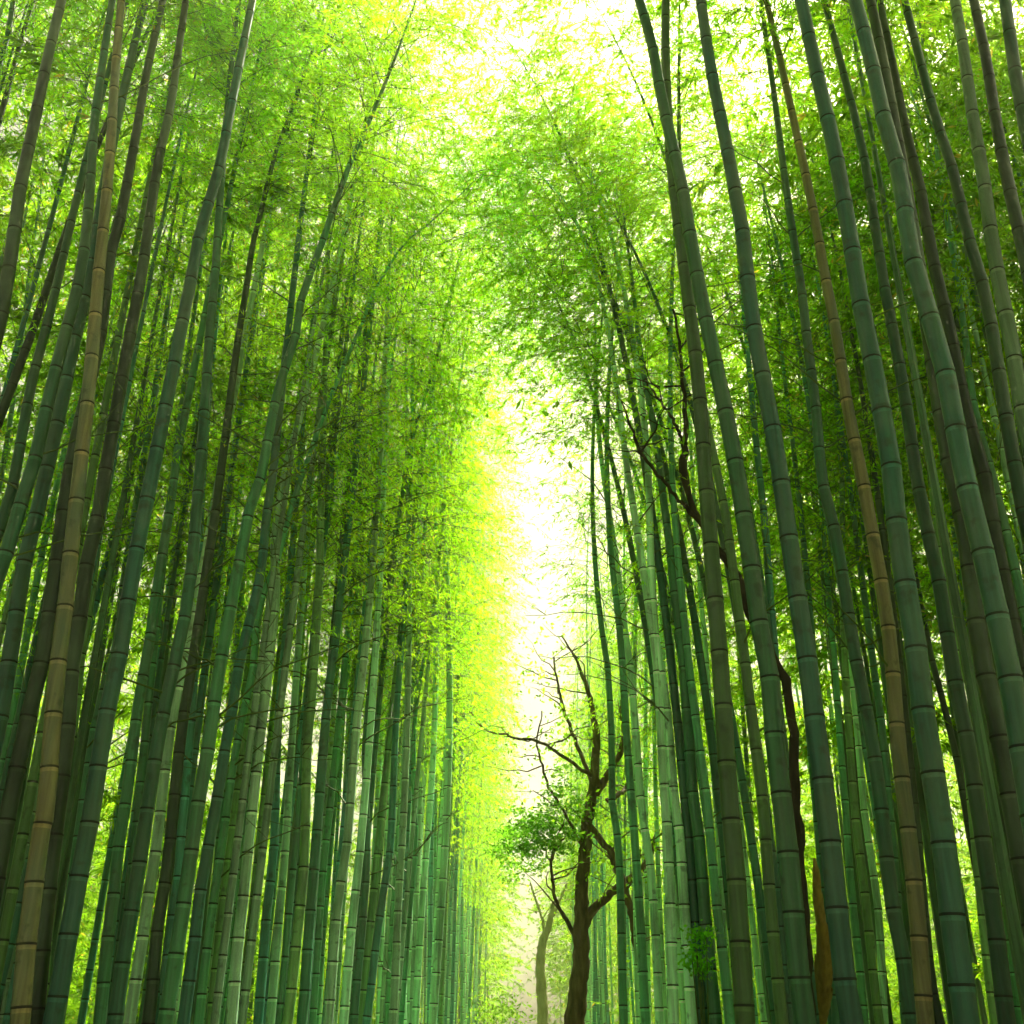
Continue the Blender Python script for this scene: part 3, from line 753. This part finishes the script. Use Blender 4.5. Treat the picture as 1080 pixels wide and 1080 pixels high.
# small leafy plants
def leafy(name, label, cat, centres, depth, n, spread, size, tintc, stem_px):
    g = np.random.default_rng(21)
    cs = [at_depth(x, y, depth) for x, y in centres]
    b = at_depth(*stem_px, depth); b[2] = 0
    r = empty(name, b); tag(r, label, cat)
    VV, FF, off = [], [], 0
    for c in cs:
        p = np.stack([np.array([b[0], b[1], 0.0]), (b + c) / 2 + [0, 0, c[2] * 0.15], c])
        V, F = tube(resample(p, 10), np.linspace(0.012, 0.004, 10), 5); VV.append(V); FF.append(F + off); off += len(V)
    link('stem', mesh_from('stem', np.concatenate(VV) - b, [np.concatenate(FF)], [M_TWIG]), r)
    LV, LF = leaf_cluster(cs, n, spread, g, size=size)
    link('foliage', mesh_from('foliage', LV - b, [LF], [M_TLEAF], smooth=False), r, tintc)
leafy('sapling', 'small bright green leafy sapling in front of pale stems beside the path', 'sapling',
      [(735,1000),(740,1015),(745,985),(730,1012),(738,1022),(733,985)], 9.5, 420, 0.06, 0.05, (1.2, 1.5, 1), (741, 1080))
leafy('shrub', 'low pale shrub at the foot of the left grove where the path vanishes', 'shrub',
      [(520,1068),(530,1055),(540,1062),(515,1050),(546,1074),(526,1075),(508,1066)], 26, 420, 0.25, 0.10, (1.5, 1.2, 1), (528, 1090))

# ------------------------------------------------------------------ which bamboo is which
ORD = ['first', 'second', 'third', 'fourth', 'fifth', 'sixth', 'seventh', 'eighth', 'ninth', 'tenth', 'eleventh', 'twelfth',
       'thirteenth', 'fourteenth', 'fifteenth', 'sixteenth', 'seventeenth', 'eighteenth', 'nineteenth', 'twentieth']
ORD += ['twenty ' + o for o in ORD[:9]]; ORD += ['thirtieth'] + ['thirty ' + o for o in ORD[:9]] + ['fortieth'] + ['forty ' + o for o in ORD[:9]]
def x_at(pts, y):
    p = sorted(pts, key=lambda q: q[1]); ys = [q[1] for q in p]; xs = [q[0] for q in p]
    if y > ys[-1]: return xs[-1] + (xs[-1] - xs[-2]) / (ys[-1] - ys[-2]) * (y - ys[-1])
    if y < ys[0]: return xs[0] + (xs[1] - xs[0]) / (ys[1] - ys[0]) * (y - ys[0])
    return float(np.interp(y, ys, xs))
def project(p):
    q = np.array(p, float) - ORG
    x = q[0] * CYW + q[1] * SYW; yy = -q[0] * SYW + q[1] * CYW
    d = yy * CP + q[2] * SP; v = -yy * SP + q[2] * CP
    return 540 + FPX * x / d, 540 - FPX * v / d
nR = len(RIGHT)
ANCH = {  # index into TRACED: (own label, how others refer to it)
 nR + 0: ('stout tan brown bamboo with dark rings near the edge of the left grove', 'tan left culm'),
 nR + 5: ('stout grey green bamboo, the thickest fully lit one just right of the tan left culm', 'stout grey green left culm'),
 nR + 12: ('green bamboo of the left grove, bowed towards the path with bare side shoots', 'bowed left culm'),
 nR + 14: ('slender green bamboo whose bare tip leans farthest out over the path from the left', 'far leaning left culm'),
 nR + 20: ('dark green bamboo with pale node rings standing clear of the thin far left stems', 'pale ringed left culm'),
 5: ('medium green bamboo of the right grove whose top fades into the clump over the path', 'culm under the clump'),
 7: ('straight olive green bamboo of the right grove with the sapling at its left', 'straight olive culm'),
 11: ('stout grey green bamboo of the right grove, directly right of the yellow brown shoot', 'culm by the shoot'),
 15: ('tan brown bamboo, the only brown stem of the right grove', 'tan right culm'),
 17: ('thickest grey green bamboo of the right grove, with widely spaced black rings', 'thickest right culm'),
 20: ('stout grey green bamboo leaving the picture over its right edge half way up', 'stout edge culm')}
for k, (lab, ref) in ANCH.items():
    tag(TRACED[k][0], lab, 'bamboo', 'bamboo of the left grove' if k >= nR else 'bamboo of the right grove')
def size_word(wp): return 'stout' if wp >= 19 else 'medium' if wp >= 13 else 'slender'
def describe(items, anchors, fmt, group):
    """items: (x, object, words); anchors: (x, reference)"""
    per = {}
    for x, o, wd in items:
        a = min(anchors, key=lambda q: abs(q[0] - x))
        per.setdefault((a[1], x >= a[0]), []).append((abs(x - a[0]), o, wd))
    for (ref, rt_), l in per.items():
        l.sort(key=lambda q: q[0])
        for n, (_, o, wd) in enumerate(l):
            tag(o, fmt % (wd, ORD[n], 'right' if rt_ else 'left', ref), 'bamboo', group)
for lo, hi, grp in ((0, nR, 'bamboo of the right grove'), (nR, len(TRACED), 'bamboo of the left grove')):
    anc = [(x_at(TRACED[k][1], 900), ANCH[k][1]) for k in ANCH if lo <= k < hi]
    anc_hi = [(x_at(TRACED[k][1], 200), ANCH[k][1]) for k in ((nR,) if lo else (17,))]
    low_, high_ = [], []
    for k in range(lo, hi):
        if k in ANCH: continue
        o, pts, wp, tn, C = TRACED[k]
        wd = size_word(wp) + ' ' + TONE_WORD[tn]
        if 0 <= x_at(pts, 900) <= 1075: low_.append((x_at(pts, 900), o, wd))
        else: high_.append((x_at(pts, 200), o, wd))
    describe(low_, anc, '%s front bamboo, %s to the %s of the %s', grp)
    describe(high_, anc_hi, '%s bamboo cut by the picture edge, %s %s of the %s', grp)
    sd = 1 if lo == 0 else -1
    it = []
    for r, x, y, tn, side in FILL:
        if side != sd: continue
        if y > 23:
            tag(r, 'thin far bamboo in the crowded row lining the %s side of the path end' % ('right' if sd > 0 else 'left'), 'bamboo',
                'far bamboo lining the %s of the path' % ('right' if sd > 0 else 'left'))
        else: it.append((project((x, y, 3.0))[0], r, 'thin ' + TONE_WORD[tn]))
    describe(it, anc, '%s bamboo, %s back stem %s of the %s', grp)

# ------------------------------------------------------------------ the damp bright air of the grove
def haze_box():
    x0, x1, y0, y1, z0, z1 = -60, 60, -30, 110, -1.0, 24
    V = [(x, y, z) for z in (z0, z1) for y in (y0, y1) for x in (x0, x1)]
    F = [[0, 2, 3, 1], [4, 5, 7, 6], [0, 1, 5, 4], [2, 6, 7, 3], [0, 4, 6, 2], [1, 3, 7, 5]]
    m, t, out = new_mat('air'); v = N(t, 'ShaderNodeVolumePrincipled')
    v.inputs['Color'].default_value = (0.92, 0.97, 0.56, 1); v.inputs['Density'].default_value = 0.0030; v.inputs['Anisotropy'].default_value = 0.5
    t.links.new(v.outputs[0], out.inputs['Volume'])
    o = link('haze', mesh_from('haze', V, [F], [m], smooth=False))
    tag(o, kind='stuff')
haze_box()
